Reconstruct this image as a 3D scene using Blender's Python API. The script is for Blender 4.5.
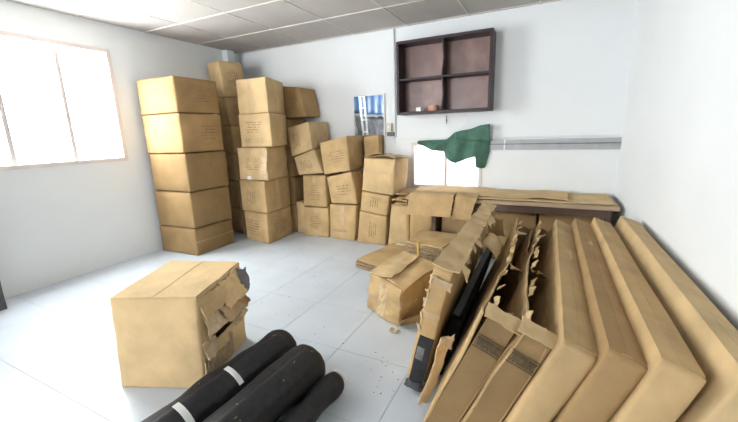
import bpy, bmesh, math, random
import numpy as np
from mathutils import Vector, Matrix, noise

for o in list(bpy.data.objects):
    bpy.data.objects.remove(o, do_unlink=True)
scene = bpy.context.scene
C = scene.collection

# ------------------------------------------------------------------ camera
CAM_H = 1.33
yaw, pitch, roll = -0.466109, 0.216838, -0.031757
fw = np.array([math.sin(yaw) * math.cos(pitch), math.cos(yaw) * math.cos(pitch), -math.sin(pitch)])
rt = np.array([math.cos(yaw), -math.sin(yaw), 0.0])
up = np.cross(rt, fw)
r2 = rt * math.cos(roll) + up * math.sin(roll)
u2 = -rt * math.sin(roll) + up * math.cos(roll)
cam_data = bpy.data.cameras.new('camera')
cam_data.sensor_fit = 'HORIZONTAL'
cam_data.sensor_width = 36.0
cam_data.lens = 36.0 * 359.68 / 738.0
cam_data.shift_x = 1.0 / 738.0
cam_data.clip_start = 0.02
cam = bpy.data.objects.new('camera', cam_data)
C.objects.link(cam)
M = Matrix.Identity(4)
for i in range(3):
    M[i][0] = r2[i]; M[i][1] = u2[i]; M[i][2] = -fw[i]
M[0][3], M[1][3], M[2][3] = 0.0, 0.0, CAM_H
cam.matrix_world = M
scene.camera = cam

# ------------------------------------------------------------------ world, light, exposure
world = bpy.data.worlds.new('sky')
scene.world = world
world.use_nodes = True
wb = world.node_tree.nodes['Background']
wb.inputs[0].default_value = (1.0, 0.985, 0.965, 1)
wb.inputs[1].default_value = 24.0

def portal(name, loc, target, sx, sy):
    """guides the sky light through a window opening; gives off no light of its own"""
    l = bpy.data.lights.new(name, 'AREA')
    l.shape = 'RECTANGLE'; l.size = sx; l.size_y = sy; l.energy = 1.0
    l.cycles.is_portal = True
    o = bpy.data.objects.new(name, l); C.objects.link(o)
    o.location = loc
    o.rotation_euler = (Vector(target) - Vector(loc)).to_track_quat('-Z', 'Z').to_euler()
    return o
# windows: left wall (y and z range), added fill opening in the unseen rear wall (x and z range), back wall
LY0, LY1, LZ0, LZ1 = 1.0, 2.42, 1.10, 2.25
RX0, RX1, RZ0, RZ1 = -4.0, -2.0, 0.85, 2.25
portal('sky_portal_left', (-4.29, (LY0 + LY1) / 2, (LZ0 + LZ1) / 2), (0, (LY0 + LY1) / 2, (LZ0 + LZ1) / 2), LY1 - LY0, LZ1 - LZ0)
portal('sky_portal_rear', ((RX0 + RX1) / 2, -3.11, (RZ0 + RZ1) / 2), ((RX0 + RX1) / 2, 0, (RZ0 + RZ1) / 2), RX1 - RX0, RZ1 - RZ0)
portal('sky_portal_back', (-1.092, 4.36, 0.9125), (-1.092, 0, 0.9125), 0.84, 0.545)

scene.view_settings.view_transform = 'Standard'
scene.view_settings.look = 'None'
scene.view_settings.gamma = 1.0
scene.view_settings.use_curve_mapping = False
scene.view_settings.exposure = 0.62

# ------------------------------------------------------------------ materials
def mat(name, col, rough=0.8, scale=6.0, amt=0.12, bump=0.0, bscale=60.0, spec=0.3, metal=0.0,
        stretch=(1, 1, 1), rnd=0.0):
    m = bpy.data.materials.new(name); m.use_nodes = True
    nt = m.node_tree; N = nt.nodes; L = nt.links
    b = N['Principled BSDF']
    b.inputs['Roughness'].default_value = rough
    b.inputs['Metallic'].default_value = metal
    b.inputs['Specular IOR Level'].default_value = spec
    g = N.new('ShaderNodeNewGeometry')
    mp = N.new('ShaderNodeMapping'); mp.inputs['Scale'].default_value = stretch
    L.new(g.outputs['Position'], mp.inputs['Vector'])
    n = N.new('ShaderNodeTexNoise'); n.inputs['Scale'].default_value = scale; n.inputs['Detail'].default_value = 5
    L.new(mp.outputs[0], n.inputs['Vector'])
    cr = N.new('ShaderNodeValToRGB')
    cr.color_ramp.elements[0].position = 0.3; cr.color_ramp.elements[1].position = 0.7
    cr.color_ramp.elements[0].color = (*[c * (1 - amt) for c in col], 1)
    cr.color_ramp.elements[1].color = (*[min(1, c * (1 + amt)) for c in col], 1)
    L.new(n.outputs['Fac'], cr.inputs['Fac'])
    out = cr.outputs['Color']
    if rnd:
        oi = N.new('ShaderNodeObjectInfo')
        hs = N.new('ShaderNodeHueSaturation')
        mr = N.new('ShaderNodeMapRange')
        mr.inputs['To Min'].default_value = 1 - rnd; mr.inputs['To Max'].default_value = 1 + rnd
        L.new(oi.outputs['Random'], mr.inputs['Value'])
        L.new(mr.outputs[0], hs.inputs['Value']); L.new(out, hs.inputs['Color'])
        out = hs.outputs['Color']
    L.new(out, b.inputs['Base Color'])
    if bump:
        n2 = N.new('ShaderNodeTexNoise'); n2.inputs['Scale'].default_value = bscale; n2.inputs['Detail'].default_value = 3
        L.new(mp.outputs[0], n2.inputs['Vector'])
        bp = N.new('ShaderNodeBump'); bp.inputs['Strength'].default_value = bump; bp.inputs['Distance'].default_value = 0.01
        L.new(n2.outputs['Fac'], bp.inputs['Height']); L.new(bp.outputs[0], b.inputs['Normal'])
    return m

M_card = mat('cardboard', (0.51, 0.355, 0.175), 0.85, 6, 0.15, 0.35, 35, rnd=0.07)
M_pale = mat('cardboard_pale', (0.59, 0.43, 0.228), 0.85, 6, 0.14, 0.35, 35, rnd=0.06)
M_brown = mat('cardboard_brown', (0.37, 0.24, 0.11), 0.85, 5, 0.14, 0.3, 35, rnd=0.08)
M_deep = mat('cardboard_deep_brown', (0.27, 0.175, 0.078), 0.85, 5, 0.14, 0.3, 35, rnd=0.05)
M_inner = mat('cardboard_inner', (0.47, 0.335, 0.20), 0.9, 7, 0.15, 0.3, 40)
M_edge = mat('cardboard_edge', (0.38, 0.275, 0.17), 0.95, 60, 0.35, 0.5, 120, stretch=(1, 1, 3))
M_torn = mat('torn_paper', (0.55, 0.42, 0.27), 0.95, 20, 0.2, 0.4, 80)
M_tape = mat('packing_tape', (0.53, 0.385, 0.215), 0.4, 9, 0.10, 0.05, 40, spec=0.5)
M_print = mat('faded_ink', (0.27, 0.185, 0.105), 0.9, 30, 0.25)
M_ink = mat('black_ink', (0.10, 0.075, 0.045), 0.8, 30, 0.25)
M_wall = mat('white_paint', (0.82, 0.855, 0.87), 0.75, 2.0, 0.02, 0.04, 30, spec=0.2)
M_rear = mat('beige_paint', (0.42, 0.39, 0.35), 0.8, 2.0, 0.05)
M_plain = mat('white_plastic', (0.80, 0.81, 0.80), 0.5, 8, 0.03)
M_ctile = mat('ceiling_board', (0.47, 0.445, 0.425), 0.9, 3, 0.05, 0.15, 150, rnd=0.02)
M_tbar = mat('ceiling_tbar', (0.66, 0.63, 0.60), 0.6, 8, 0.06)
M_cgap = mat('ceiling_void', (0.22, 0.20, 0.19), 0.9)
M_ftile = mat('floor_tile', (0.57, 0.635, 0.705), 0.38, 3.5, 0.05, 0.03, 20, spec=0.4, rnd=0.012)
M_grout = mat('floor_grout', (0.40, 0.42, 0.43), 0.9)
M_dark = mat('dark_wood', (0.035, 0.022, 0.026), 0.45, 12, 0.3, 0.1, 40, spec=0.4, stretch=(1, 1, 6))
M_back = mat('shelf_back', (0.27, 0.17, 0.15), 0.35, 7, 0.22, 0.08, 30, spec=0.5)
M_grey = mat('grey_metal', (0.42, 0.44, 0.46), 0.5, 8, 0.1, metal=0.2)
M_beige = mat('beige_plastic', (0.68, 0.62, 0.48), 0.5, 8, 0.05)
M_dgrey = mat('dark_grey_plastic', (0.16, 0.16, 0.17), 0.5, 8, 0.1)
M_black = mat('black_cloth', (0.019, 0.0195, 0.022), 0.6, 30, 0.3, 0.25, 45, spec=0.35)
M_bplas = mat('black_plastic', (0.022, 0.023, 0.026), 0.45, 14, 0.4, 0.3, 30, spec=0.5)
M_gapshade = mat('gap_shade_black', (0.008, 0.008, 0.009), 0.85, 14, 0.4, 0.3, 30, spec=0.1)  # near-black that puts the gap's shade into colour
M_green = mat('green_cloth', (0.075, 0.175, 0.13), 0.8, 10, 0.2, 0.3, 50)
M_white = mat('white_paper', (0.85, 0.85, 0.83), 0.7, 10, 0.05)
M_copper = mat('copper_paper', (0.55, 0.30, 0.22), 0.5, 20, 0.3)
M_yellow = mat('yellow_strap', (0.60, 0.42, 0.08), 0.45, 20, 0.1)
M_wood = mat('table_wood', (0.45, 0.33, 0.22), 0.6, 6, 0.2, 0.1, 30, stretch=(0.3, 3, 3))
M_tleg = mat('table_leg_wood', (0.12, 0.075, 0.055), 0.6, 8, 0.2)
M_blue = mat('blue_sheet', (0.06, 0.19, 0.45), 0.45, 5, 0.55, 0.4, 9, spec=0.5)
M_tarp = mat('grey_tarp', (0.10, 0.10, 0.105), 0.7, 12, 0.45, 0.6, 20)
M_sticker = mat('grey_label', (0.17, 0.17, 0.165), 0.4, 25, 0.35)
M_frame = mat('window_frame_paint', (0.74, 0.68, 0.66), 0.5, 8, 0.05)
M_mirror = bpy.data.materials.new('mirror_glass'); M_mirror.use_nodes = True
_b = M_mirror.node_tree.nodes['Principled BSDF']
_b.inputs['Base Color'].default_value = (0.86, 0.9, 0.93, 1); _b.inputs['Metallic'].default_value = 1.0
_b.inputs['Roughness'].default_value = 0.03
def glass(name, tr):
  M_glass = bpy.data.materials.new(name); M_glass.use_nodes = True
  _n = M_glass.node_tree.nodes; _l = M_glass.node_tree.links
  _n.remove(_n['Principled BSDF'])
  _t = _n.new('ShaderNodeBsdfTransparent'); _t.inputs[0].default_value = (*tr, 1)
  _g = _n.new('ShaderNodeBsdfGlossy'); _g.inputs['Roughness'].default_value = 0.02
  _x = _n.new('ShaderNodeMixShader'); _x.inputs[0].default_value = 0.06
  _l.new(_t.outputs[0], _x.inputs[1]); _l.new(_g.outputs[0], _x.inputs[2]); _l.new(_x.outputs[0], _n['Material Output'].inputs[0])
  return M_glass
M_glass = glass('window_glass', (0.95, 0.97, 0.97))
M_fillglass = glass('rear_fill_glass', (0.84, 0.85, 0.87))  # glass of the added rear window; its tint sets the fill strength
M_film = glass('milky_window_glass', (0.34, 0.33, 0.33))

# ------------------------------------------------------------------ object helpers
BASE = {}
def thing(name, label, cat, base, group=None):
    o = bpy.data.objects.new(name, None); C.objects.link(o)
    o.location = base; o.empty_display_size = 0.05
    o['label'] = label; o['category'] = cat
    if group: o['group'] = group
    BASE[o] = np.array(base, float)
    return o
def part(name, V, Fc, m, parent=None, smooth=False, kind=None, label=None):
    base = BASE.get(parent, np.zeros(3)) if parent is not None else np.zeros(3)
    me = bpy.data.meshes.new(name)
    me.from_pydata([tuple(np.array(v, float) - base) for v in V], [], Fc)
    bm = bmesh.new(); bm.from_mesh(me)
    bmesh.ops.recalc_face_normals(bm, faces=bm.faces)
    bm.to_mesh(me); bm.free()
    if smooth:
        for p in me.polygons: p.use_smooth = True
    me.materials.append(m)
    o = bpy.data.objects.new(name, me); C.objects.link(o)
    if parent is not None:
        o.parent = parent; BASE[o] = base
    if kind: o['kind'] = kind
    if label: o['label'] = label
    return o
def solo(name, V, Fc, m, label, cat, base, group=None, smooth=False):
    """a thing that is one mesh, origin at its base"""
    base = np.array(base, float)
    o = part(name, [np.array(v) - base for v in V], Fc, m, None, smooth)
    o.location = base; BASE[o] = base
    o['label'] = label; o['category'] = cat
    if group: o['group'] = group
    return o
class MB:
    def __init__(s): s.V = []; s.F = []
    def add(s, V, Fc):
        n = len(s.V); s.V += [tuple(map(float, v)) for v in V]; s.F += [tuple(i + n for i in f) for f in Fc]; return s
    def box(s, x0, x1, y0, y1, z0, z1):
        return s.add([(x, y, z) for z in (z0, z1) for y in (y0, y1) for x in (x0, x1)],
                     [(0, 2, 3, 1), (4, 5, 7, 6), (0, 1, 5, 4), (2, 6, 7, 3), (0, 4, 6, 2), (1, 3, 7, 5)])
    def cbox(s, x0, x1, y0, y1, z0, z1, c=0.004):
        """box with chamfered edges"""
        t = lambda a, b: [a, a + c, b - c, b]
        X, Y, Z = t(x0, x1), t(y0, y1), t(z0, z1)
        bm = bmesh.new(); bmesh.ops.create_cube(bm, size=1)
        for v in bm.verts:
            v.co = ((x0 + x1) / 2 + v.co.x * (x1 - x0), (y0 + y1) / 2 + v.co.y * (y1 - y0), (z0 + z1) / 2 + v.co.z * (z1 - z0))
        bmesh.ops.bevel(bm, geom=bm.edges[:], offset=c, segments=1, affect='EDGES')
        bm.verts.index_update()
        s.add([v.co[:] for v in bm.verts], [[v.index for v in f.verts] for f in bm.faces]); bm.free(); return s
    def tube(s, pts, r, n=8):
        pts = [np.array(p, float) for p in pts]; rings = []
        for i, p in enumerate(pts):
            d = pts[min(i + 1, len(pts) - 1)] - pts[max(i - 1, 0)]; d /= np.linalg.norm(d)
            a = np.cross(d, [0, 0, 1] if abs(d[2]) < .9 else [1, 0, 0]); a /= np.linalg.norm(a); b = np.cross(d, a)
            rad = r[i] if isinstance(r, (list, tuple)) else r
            rings.append([p + rad * (math.cos(2 * math.pi * k / n) * a + math.sin(2 * math.pi * k / n) * b) for k in range(n)])
        V = [v for q in rings for v in q]; Fc = []
        for i in range(len(pts) - 1):
            for k in range(n):
                Fc.append((i * n + k, i * n + (k + 1) % n, (i + 1) * n + (k + 1) % n, (i + 1) * n + k))
        Fc.append(tuple(range(n))[::-1]); Fc.append(tuple((len(pts) - 1) * n + k for k in range(n)))
        return s.add(V, Fc)
    def sheet(s, fn, ns, nt, th):
        """solid curved sheet: fn(s,t) gives the mid surface"""
        P = np.array([[fn(i / ns, j / nt) for j in range(nt + 1)] for i in range(ns + 1)], float)
        du = np.gradient(P, axis=0); dv = np.gradient(P, axis=1)
        n = np.cross(du, dv); n /= (np.linalg.norm(n, axis=-1, keepdims=True) + 1e-9)
        A = P + n * th / 2; B = P - n * th / 2
        V = [v for v in A.reshape(-1, 3)] + [v for v in B.reshape(-1, 3)]
        K = (ns + 1) * (nt + 1); id = lambda i, j: i * (nt + 1) + j; Fc = []
        for i in range(ns):
            for j in range(nt):
                q = (id(i, j), id(i + 1, j), id(i + 1, j + 1), id(i, j + 1))
                Fc.append(q); Fc.append(tuple(k + K for k in q[::-1]))
        for i in range(ns):
            Fc.append((id(i, 0), id(i, 0) + K, id(i + 1, 0) + K, id(i + 1, 0)))
            Fc.append((id(i, nt), id(i + 1, nt), id(i + 1, nt) + K, id(i, nt) + K))
        for j in range(nt):
            Fc.append((id(0, j), id(0, j + 1), id(0, j + 1) + K, id(0, j) + K))
            Fc.append((id(ns, j), id(ns, j) + K, id(ns, j + 1) + K, id(ns, j + 1)))
        return s.add(V, Fc)
    def build(s, name, m, parent=None, smooth=False, kind=None, label=None):
        return part(name, s.V, s.F, m, parent, smooth, kind, label)
def quad(p00, p10, p11, p01):
    a, b, c, d = [np.array(p, float) for p in (p00, p10, p11, p01)]
    return lambda s, t: a * (1 - s) * (1 - t) + b * s * (1 - t) + c * s * t + d * (1 - s) * t
def nz(p, k, seed=0.0):
    return noise.noise(Vector((p[0] * k + seed, p[1] * k - seed * 1.7, p[2] * k + seed * .3)))
def bow(fn, amp, k=6.0, seed=1.0, cut=0.0):
    """wavy version of a surface with slightly ragged borders"""
    e = 1e-3
    def g(s, t):
        p = fn(s, t); n = np.cross(fn(min(1, s + e), t) - fn(max(0, s - e), t), fn(s, min(1, t + e)) - fn(s, max(0, t - e)))
        n /= np.linalg.norm(n) + 1e-9
        q = p + n * amp * nz(p, k, seed)
        if cut and (s in (0, 1) or t in (0, 1)):
            c = fn(0.5, 0.5); q = q + (c - q) / (np.linalg.norm(c - q) + 1e-9) * cut * (0.5 + nz(p, 45, seed + 9))
        return q
    return g

# ------------------------------------------------------------------ cartons
class Hexa:
    """eight corners: index = u + 2 v + 4 w (u right, v back, w up)"""
    def __init__(s, corners, bulge=0.006, crumple=0.005, seed=0.0):
        s.c = [np.array(c, float) for c in corners]; s.b = bulge; s.cr = crumple; s.seed = seed
        s.mid = sum(s.c) / 8
    def raw(s, u, v, w):
        p = 0
        for i in range(8):
            p = p + s.c[i] * ((u if i & 1 else 1 - u) * (v if i & 2 else 1 - v) * (w if i & 4 else 1 - w))
        return p
    def P(s, u, v, w, off=0.0):
        p = s.raw(u, v, w)
        ext = [(u, 0), (v, 1), (w, 2)]
        ax = [s.raw(1, .5, .5) - s.raw(0, .5, .5), s.raw(.5, 1, .5) - s.raw(.5, 0, .5), s.raw(.5, .5, 1) - s.raw(.5, .5, 0)]
        ax = [a / np.linalg.norm(a) for a in ax]
        q = p.copy()
        on = [i for i, (t, _) in enumerate(ext) if t < 1e-6 or t > 1 - 1e-6]
        for i in on:
            sg = 1 if ext[i][0] > .5 else -1
            o = [ext[k][0] for k in range(3) if k != i]
            bl = 16 * o[0] * (1 - o[0]) * o[1] * (1 - o[1])
            am = s.b if i != 2 else s.b * .3
            if i == 2 and sg < 0: am = 0
            q = q + ax[i] * sg * (am * (bl - 0.25) + off)
        if len(on) >= 2: q = q + (s.mid - p) / np.linalg.norm(s.mid - p) * 0.006
        if s.cr:
            q = q + np.array([nz(p, 9, s.seed), nz(p, 9, s.seed + 7), 0.4 * nz(p, 9, s.seed + 13)]) * s.cr
            if s.cr > .01: q = q + np.array([nz(p, 26, s.seed), nz(p, 26, s.seed + 7), 0.4 * nz(p, 26, s.seed + 13)]) * s.cr * .45
        return q
    def mesh(s, n=5, hole=None):
        T = [0, .03] + [i / n for i in range(1, n)] + [.97, 1]
        k = len(T); idx = {}; V = []; Fc = []
        def vid(a, b, c):
            if (a, b, c) not in idx:
                idx[(a, b, c)] = len(V); V.append(s.P(T[a], T[b], T[c]))
            return idx[(a, b, c)]
        for e in (0, k - 1):
            for i in range(k - 1):
                for j in range(k - 1):
                    if not (hole and e and hole(T[i], T[i + 1], T[j], T[j + 1])):
                        Fc.append((vid(e, i, j), vid(e, i + 1, j), vid(e, i + 1, j + 1), vid(e, i, j + 1)))
                    Fc.append((vid(i, e, j), vid(i + 1, e, j), vid(i + 1, e, j + 1), vid(i, e, j + 1)))
                    Fc.append((vid(i, j, e), vid(i + 1, j, e), vid(i + 1, j + 1, e), vid(i, j + 1, e)))
        return V, Fc
    def face(s, f, a, b, off):
        """f: front/right/left/top ; a along, b up or back"""
        if f == 'front': return s.P(a, 0, b, off)
        if f == 'right': return s.P(1, a, b, off)
        if f == 'left': return s.P(0, 1 - a, b, off)
        return s.P(a, b, 1, off)
    def slab(s, mb, f, a0, a1, b0, b1, o0, o1, na=4, nb=4):
        P = lambda i, j, o: s.face(f, min(max(a0 + (a1 - a0) * i / na, 1e-4), 1 - 1e-4), min(max(b0 + (b1 - b0) * j / nb, 1e-4), 1 - 1e-4), o)
        K = (na + 1) * (nb + 1); V = [P(i, j, o1) for i in range(na + 1) for j in range(nb + 1)] + [P(i, j, o0) for i in range(na + 1) for j in range(nb + 1)]
        id = lambda i, j: i * (nb + 1) + j; Fc = []
        for i in range(na):
            for j in range(nb):
                Fc.append((id(i, j), id(i + 1, j), id(i + 1, j + 1), id(i, j + 1)))
        for i in range(na):
            Fc.append((id(i, 0), id(i + 1, 0), id(i + 1, 0) + K, id(i, 0) + K)); Fc.append((id(i, nb), id(i + 1, nb), id(i + 1, nb) + K, id(i, nb) + K))
        for j in range(nb):
            Fc.append((id(0, j), id(0, j + 1), id(0, j + 1) + K, id(0, j) + K)); Fc.append((id(na, j), id(na, j + 1), id(na, j + 1) + K, id(na, j) + K))
        mb.add(V, Fc)

rng = random.Random(7)
def print_rows(hx, f, a0, a1, b0, b1, rows, root, upright=False, m=None, dens=0.85, name='printed_text'):
    mb = MB()
    for r in range(rows):
        t = (r + .5) / rows; hgt = (0.34 / rows)
        ins = rng.uniform(0, .22); a = ins; end = 1 - rng.uniform(0, .22)
        while a < end:
            w = rng.uniform(.05, .12)
            if rng.random() < dens:
                h = hgt * rng.uniform(.7, 1.1)
                A0, A1, B0, B1 = a, min(end, a + w * .82), t - h / 2, t + h / 2
                if upright: A0, A1, B0, B1 = B0, B1, A0, A1
                hx.slab(mb, f, a0 + (a1 - a0) * A0, a0 + (a1 - a0) * A1, b0 + (b1 - b0) * B0, b0 + (b1 - b0) * B1, 0.0002, 0.0014, 1, 1)
            a += w
    return mb.build(name, m or M_print, root, kind='stuff')

def carton(label, hx, m=None, tape=(), prints=(), group=None, name='carton', flaps=True, n=5, cat='carton', hole=None):
    base = (hx.c[0] + hx.c[1] + hx.c[2] + hx.c[3]) / 4; base[2] = min(c[2] for c in hx.c[:4])
    root = thing(name, label, cat, base, group)
    V, Fc = hx.mesh(n, hole)
    body = part('body', V, Fc, m or M_card, root, True)
    if flaps:
        for a0, a1 in ((.012, .494), (.506, .988)):
            mb = MB(); hx.slab(mb, 'top', a0, a1, .012, .988, -0.001, 0.003, 3, 5); mb.build('flap', m or M_card, root)
    for f, a0, a1, b0, b1 in tape:
        mb = MB(); hx.slab(mb, f, a0, a1, b0, b1, 0.0, 0.0012, 3, 6); mb.build('tape', M_tape, body)
    for pr in prints:
        print_rows(hx, *pr[:6], body, *(pr[6:]))
    return root
def front_hexa(q, y, d, dx=0.0, dz=0.0, ry=0.0, **k):
    """q: TL TR BR BL as (x,z) in the plane of the front; ry: how much further back the right end stands"""
    tl, tr, br, bl = q
    f = [(bl[0], y, bl[1]), (br[0], y + ry, br[1]), (tl[0], y, tl[1]), (tr[0], y + ry, tr[1])]
    g = [(p[0] + dx, p[1] + d, p[2] + dz) for p in f]
    return Hexa([f[0], f[1], g[0], g[1], f[2], f[3], g[2], g[3]], **k)
def plan_hexa(pl, z0, z1, top=None, **k):
    """pl: front-left, front-right, back-right, back-left as (x,y)"""
    a, b, c, d = pl; A, B, Cc, D = top or pl
    zz = lambda p, z: (p[0], p[1], p[2] if len(p) > 2 else z)
    return Hexa([zz(a, z0), zz(b, z0), zz(d, z0), zz(c, z0), zz(A, z1), zz(B, z1), zz(D, z1), zz(Cc, z1)], **k)

# ================================================================== the setting
XL, XR, YB, YF, ZC = -4.18, 0.62, 4.252, -3.0, 2.5
T = 0.12
# floor: slab and tiles
fl_o = MB().box(XL, XR, YF, YB, -0.10, -0.004).build('floor', M_grout); fl_o['kind'] = 'structure'
TS, G = 0.4785, 0.0022
fx0, fy0 = -0.627, 1.715
for i in range(-9, 5):
    for j in range(-11, 8):
        x0, x1 = max(XL, fx0 + i * TS), min(XR, fx0 + (i + 1) * TS)
        y0, y1 = max(YF, fy0 + j * TS), min(YB, fy0 + (j + 1) * TS)
        if x1 - x0 < .02 or y1 - y0 < .02 or y1 < -0.8: continue
        MB().cbox(x0 + G / 2, x1 - G / 2, y0 + G / 2, y1 - G / 2, -0.012, 0.0, 0.001).build('floor_tile', M_ftile, fl_o)
MB().box(XL, XR, YF, -0.68, -0.006, 0.0).build('floor_border', M_ftile, fl_o)
# ceiling: void above, T-bars and boards
ce = MB().box(XL - T, XR + T, YF - T, YB + T, ZC + 0.04, ZC + 0.12).build('ceiling', M_cgap); ce['kind'] = 'structure'
CT = 0.6856; cx0, cy0 = -3.5985, YB - 0.7327
xs = [cx0 + i * CT for i in range(-1, 8)]; ys = [cy0 + 0.0 - j * CT for j in range(-1, 12)]
bars = MB()
for i in range(-1, 7):
    for j in range(-2, 10):
        x0, x1 = max(XL, cx0 + i * CT), min(XR, cx0 + (i + 1) * CT)
        y1, y0 = min(YB, cy0 - j * CT), max(YF, cy0 - (j + 1) * CT)
        if x1 - x0 < .03 or y1 - y0 < .03: continue
        sag = rng.uniform(-.0015, .0025)
        MB().cbox(x0 + .004, x1 - .004, y0 + .004, y1 - .004, ZC + .004 - sag, ZC + .02, .002).build('ceiling_tile', M_ctile, ce)
for x in xs:
    if XL + .02 < x < XR - .02: bars.box(x - .006, x + .006, YF, YB, ZC - .001, ZC + .008)
for y in ys:
    if YF + .02 < y < YB - .02: bars.box(XL, XR, y - .008, y + .008, ZC - .0025, ZC + .006)
bars.build('ceiling_grid', M_tbar, ce)
# walls
WX0, WX1, WZ0, WZ1 = -1.512, -0.672, 0.64, 1.185
wb_ = MB().box(XL - T, WX0, YB, YB + T, -.1, ZC + .05).box(WX1, XR + T, YB, YB + T, -.1, ZC + .05)
wb_.box(WX0, WX1, YB, YB + T, -.1, WZ0).box(WX0, WX1, YB, YB + T, WZ1, ZC + .05)
wb_.build('wall_back', M_wall, kind='structure')
MB().box(XR, XR + T, YF - T, YB, -.1, ZC + .05).build('wall_right', M_wall, kind='structure')
MB().box(XL - T, XL, YF - T, LY0, -.1, ZC + .05).box(XL - T, XL, LY1, YB, -.1, ZC + .05).box(XL - T, XL, LY0, LY1, -.1, LZ0).box(XL - T, XL, LY0, LY1, LZ1, ZC + .05).build('wall_left', M_wall, kind='structure')
MB().box(XL, RX0, YF - T, YF, -.1, ZC + .05).box(RX1, XR, YF - T, YF, -.1, ZC + .05).box(RX0, RX1, YF - T, YF, -.1, RZ0).box(RX0, RX1, YF - T, YF, RZ1, ZC + .05).build('wall_rear', M_rear, kind='structure')
def wall_window(name, P, u0, u1, z0, z1, n, gm):
    """P(u, d, z): point at u along the wall and d into the room"""
    def bar(mb, ua, ub, da, db, za, zb):
        a, b = P(ua, da, za), P(ub, db, zb)
        return mb.box(min(a[0], b[0]), max(a[0], b[0]), min(a[1], b[1]), max(a[1], b[1]), za, zb)
    fr = MB()
    for q in ((u0, u0 + .04, z0, z1), (u1 - .04, u1, z0, z1), (u0 + .04, u1 - .04, z0, z0 + .04), (u0 + .04, u1 - .04, z1 - .04, z1)):
        bar(fr, q[0], q[1], -.09, .012, q[2], q[3])
    w = fr.build(name, M_frame, kind='structure')
    for k in range(1, n):
        um = u0 + (u1 - u0) * k / n
        bar(MB(), um - .018, um + .018, -.05, -.02, z0 + .04, z1 - .04).build('window_mullion', M_frame, w)
    for k in range(n):
        ua, ub = u0 + (u1 - u0) * k / n, u0 + (u1 - u0) * (k + 1) / n
        bar(MB(), ua + (.04 if k == 0 else .018), ub - (.04 if k == n - 1 else .018), -.037, -.033, z0 + .04, z1 - .04).build('pane', gm, w)
wall_window('window_2', lambda u, d, z: (XL + d, u, z), LY0, LY1, LZ0, LZ1, 3, M_glass)
wall_window('rear_fill_window', lambda u, d, z: (u, YF + d, z), RX0, RX1, RZ0, RZ1, 3, M_fillglass)  # unseen rear window, added as frontal fill for the back wall
MB().cbox(XL, XL + .10, 3.93, 4.06, 0, ZC, .004).build('trim_1', M_wall, kind='structure')
# window in the back wall
w1 = MB().box(WX0, WX0 + .035, YB - .012, YB + .08, WZ0, WZ1).box(WX1 - .035, WX1, YB - .012, YB + .08, WZ0, WZ1)
w1.box(WX0 + .035, WX1 - .035, YB - .012, YB + .08, WZ0, WZ0 + .03).box(WX0 + .035, WX1 - .035, YB - .012, YB + .08, WZ1 - .035, WZ1)
w1 = w1.build('window_1', M_frame, kind='structure')
xm = (WX0 + WX1) / 2
MB().box(xm - .015, xm + .015, YB + .012, YB + .04, WZ0 + .03, WZ1 - .035).build('window_mullion', M_frame, w1)
MB().box(WX0 + .035, xm - .015, YB + .024, YB + .028, WZ0 + .03, WZ1 - .035).build('pane', M_film, w1)
MB().box(xm + .015, WX1 - .035, YB + .024, YB + .028, WZ0 + .03, WZ1 - .035).build('pane', M_film, w1)
for k in range(1, 8):
    xb = WX0 + .035 + k * (WX1 - WX0 - .07) / 8
    if abs(xb - xm) < .03: continue
    MB().tube([(xb, YB + .095, WZ0), (xb, YB + .095, WZ1)], .003, 6).build('window_bar', M_plain, w1)
# grey rail fixed along the wall right of the window, thin lip above and a clip
rl = MB().box(WX1 + .03, XR, YB - .018, YB, 1.09, 1.20).build('trim_2', M_grey, kind='structure')
MB().box(-1.70, XR, YB - .026, YB, 1.222, 1.236).build('rail_lip', M_plain, rl)
MB().box(WX1 + .03, XR, YB - .026, YB - .018, 1.148, 1.156).build('rail_groove', M_dgrey, rl)
MB().box(-.445, -.43, YB - .024, YB - .018, 1.085, 1.225).build('rail_clip', M_plain, rl)

# ================================================================== wall fittings
# shelf unit
SX0, SX1, SZ0, SZ1, SY = -1.612, -0.572, 1.508, 2.300, 4.03
root = thing('wall_shelf', 'dark brown two by two wooden shelf unit hung high on the white wall', 'shelf', ((SX0 + SX1) / 2, YB, SZ0))
th = .03
for nm, b in (('side_panel', (SX0, SX0 + th, SY, YB - .001, SZ0, SZ1)), ('side_panel', (SX1 - th, SX1, SY, YB - .001, SZ0, SZ1)),
              ('top_panel', (SX0 + th, SX1 - th, SY, YB - .001, SZ1 - th, SZ1)), ('bottom_panel', (SX0 + th, SX1 - th, SY, YB - .001, SZ0, SZ0 + th))):
    MB().cbox(*b, .003).build(nm, M_dark, root)
zs = 1.892
MB().cbox(SX0 + th, SX1 - th, SY + .012, YB - .014, zs - .011, zs + .011, .002).build('middle_shelf', M_dark, root)
xd = -1.088
for z0, z1, sg in ((SZ0 + th, zs - .011, 1), (zs + .011, SZ1 - th, -1)):
    mb = MB()
    def fn(s, t, z0=z0, z1=z1, sg=sg):
        return np.array([xd + .004 * math.sin(3 * t), SY + .012 + (YB - .016 - SY - .012) * s + (1 - s) * .035 * (0.5 - 0.5 * math.cos(2 * math.pi * t)) * (1 if sg > 0 else 1.2),
                         z0 + (z1 - z0) * t])
    mb.sheet(fn, 4, 12, .014).build('divider', M_dark, root)
for x0, x1 in ((SX0 + th, xd - .008), (xd + .008, SX1 - th)):
    for z0, z1 in ((SZ0 + th, zs - .011), (zs + .011, SZ1 - th)):
        MB().box(x0, x1, YB - .014, YB - .002, z0, z1).build('back_panel', M_back, root, label='purplish brown worn back panel')
mb = MB().cbox(-1.39, -1.33, 4.06, 4.10, SZ0 + th, SZ0 + th + .045, .004)
solo('small_box', mb.V, mb.F, M_white, 'tiny white box lying in the dark shelf unit', 'box', (-1.36, 4.08, SZ0 + th))
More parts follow.
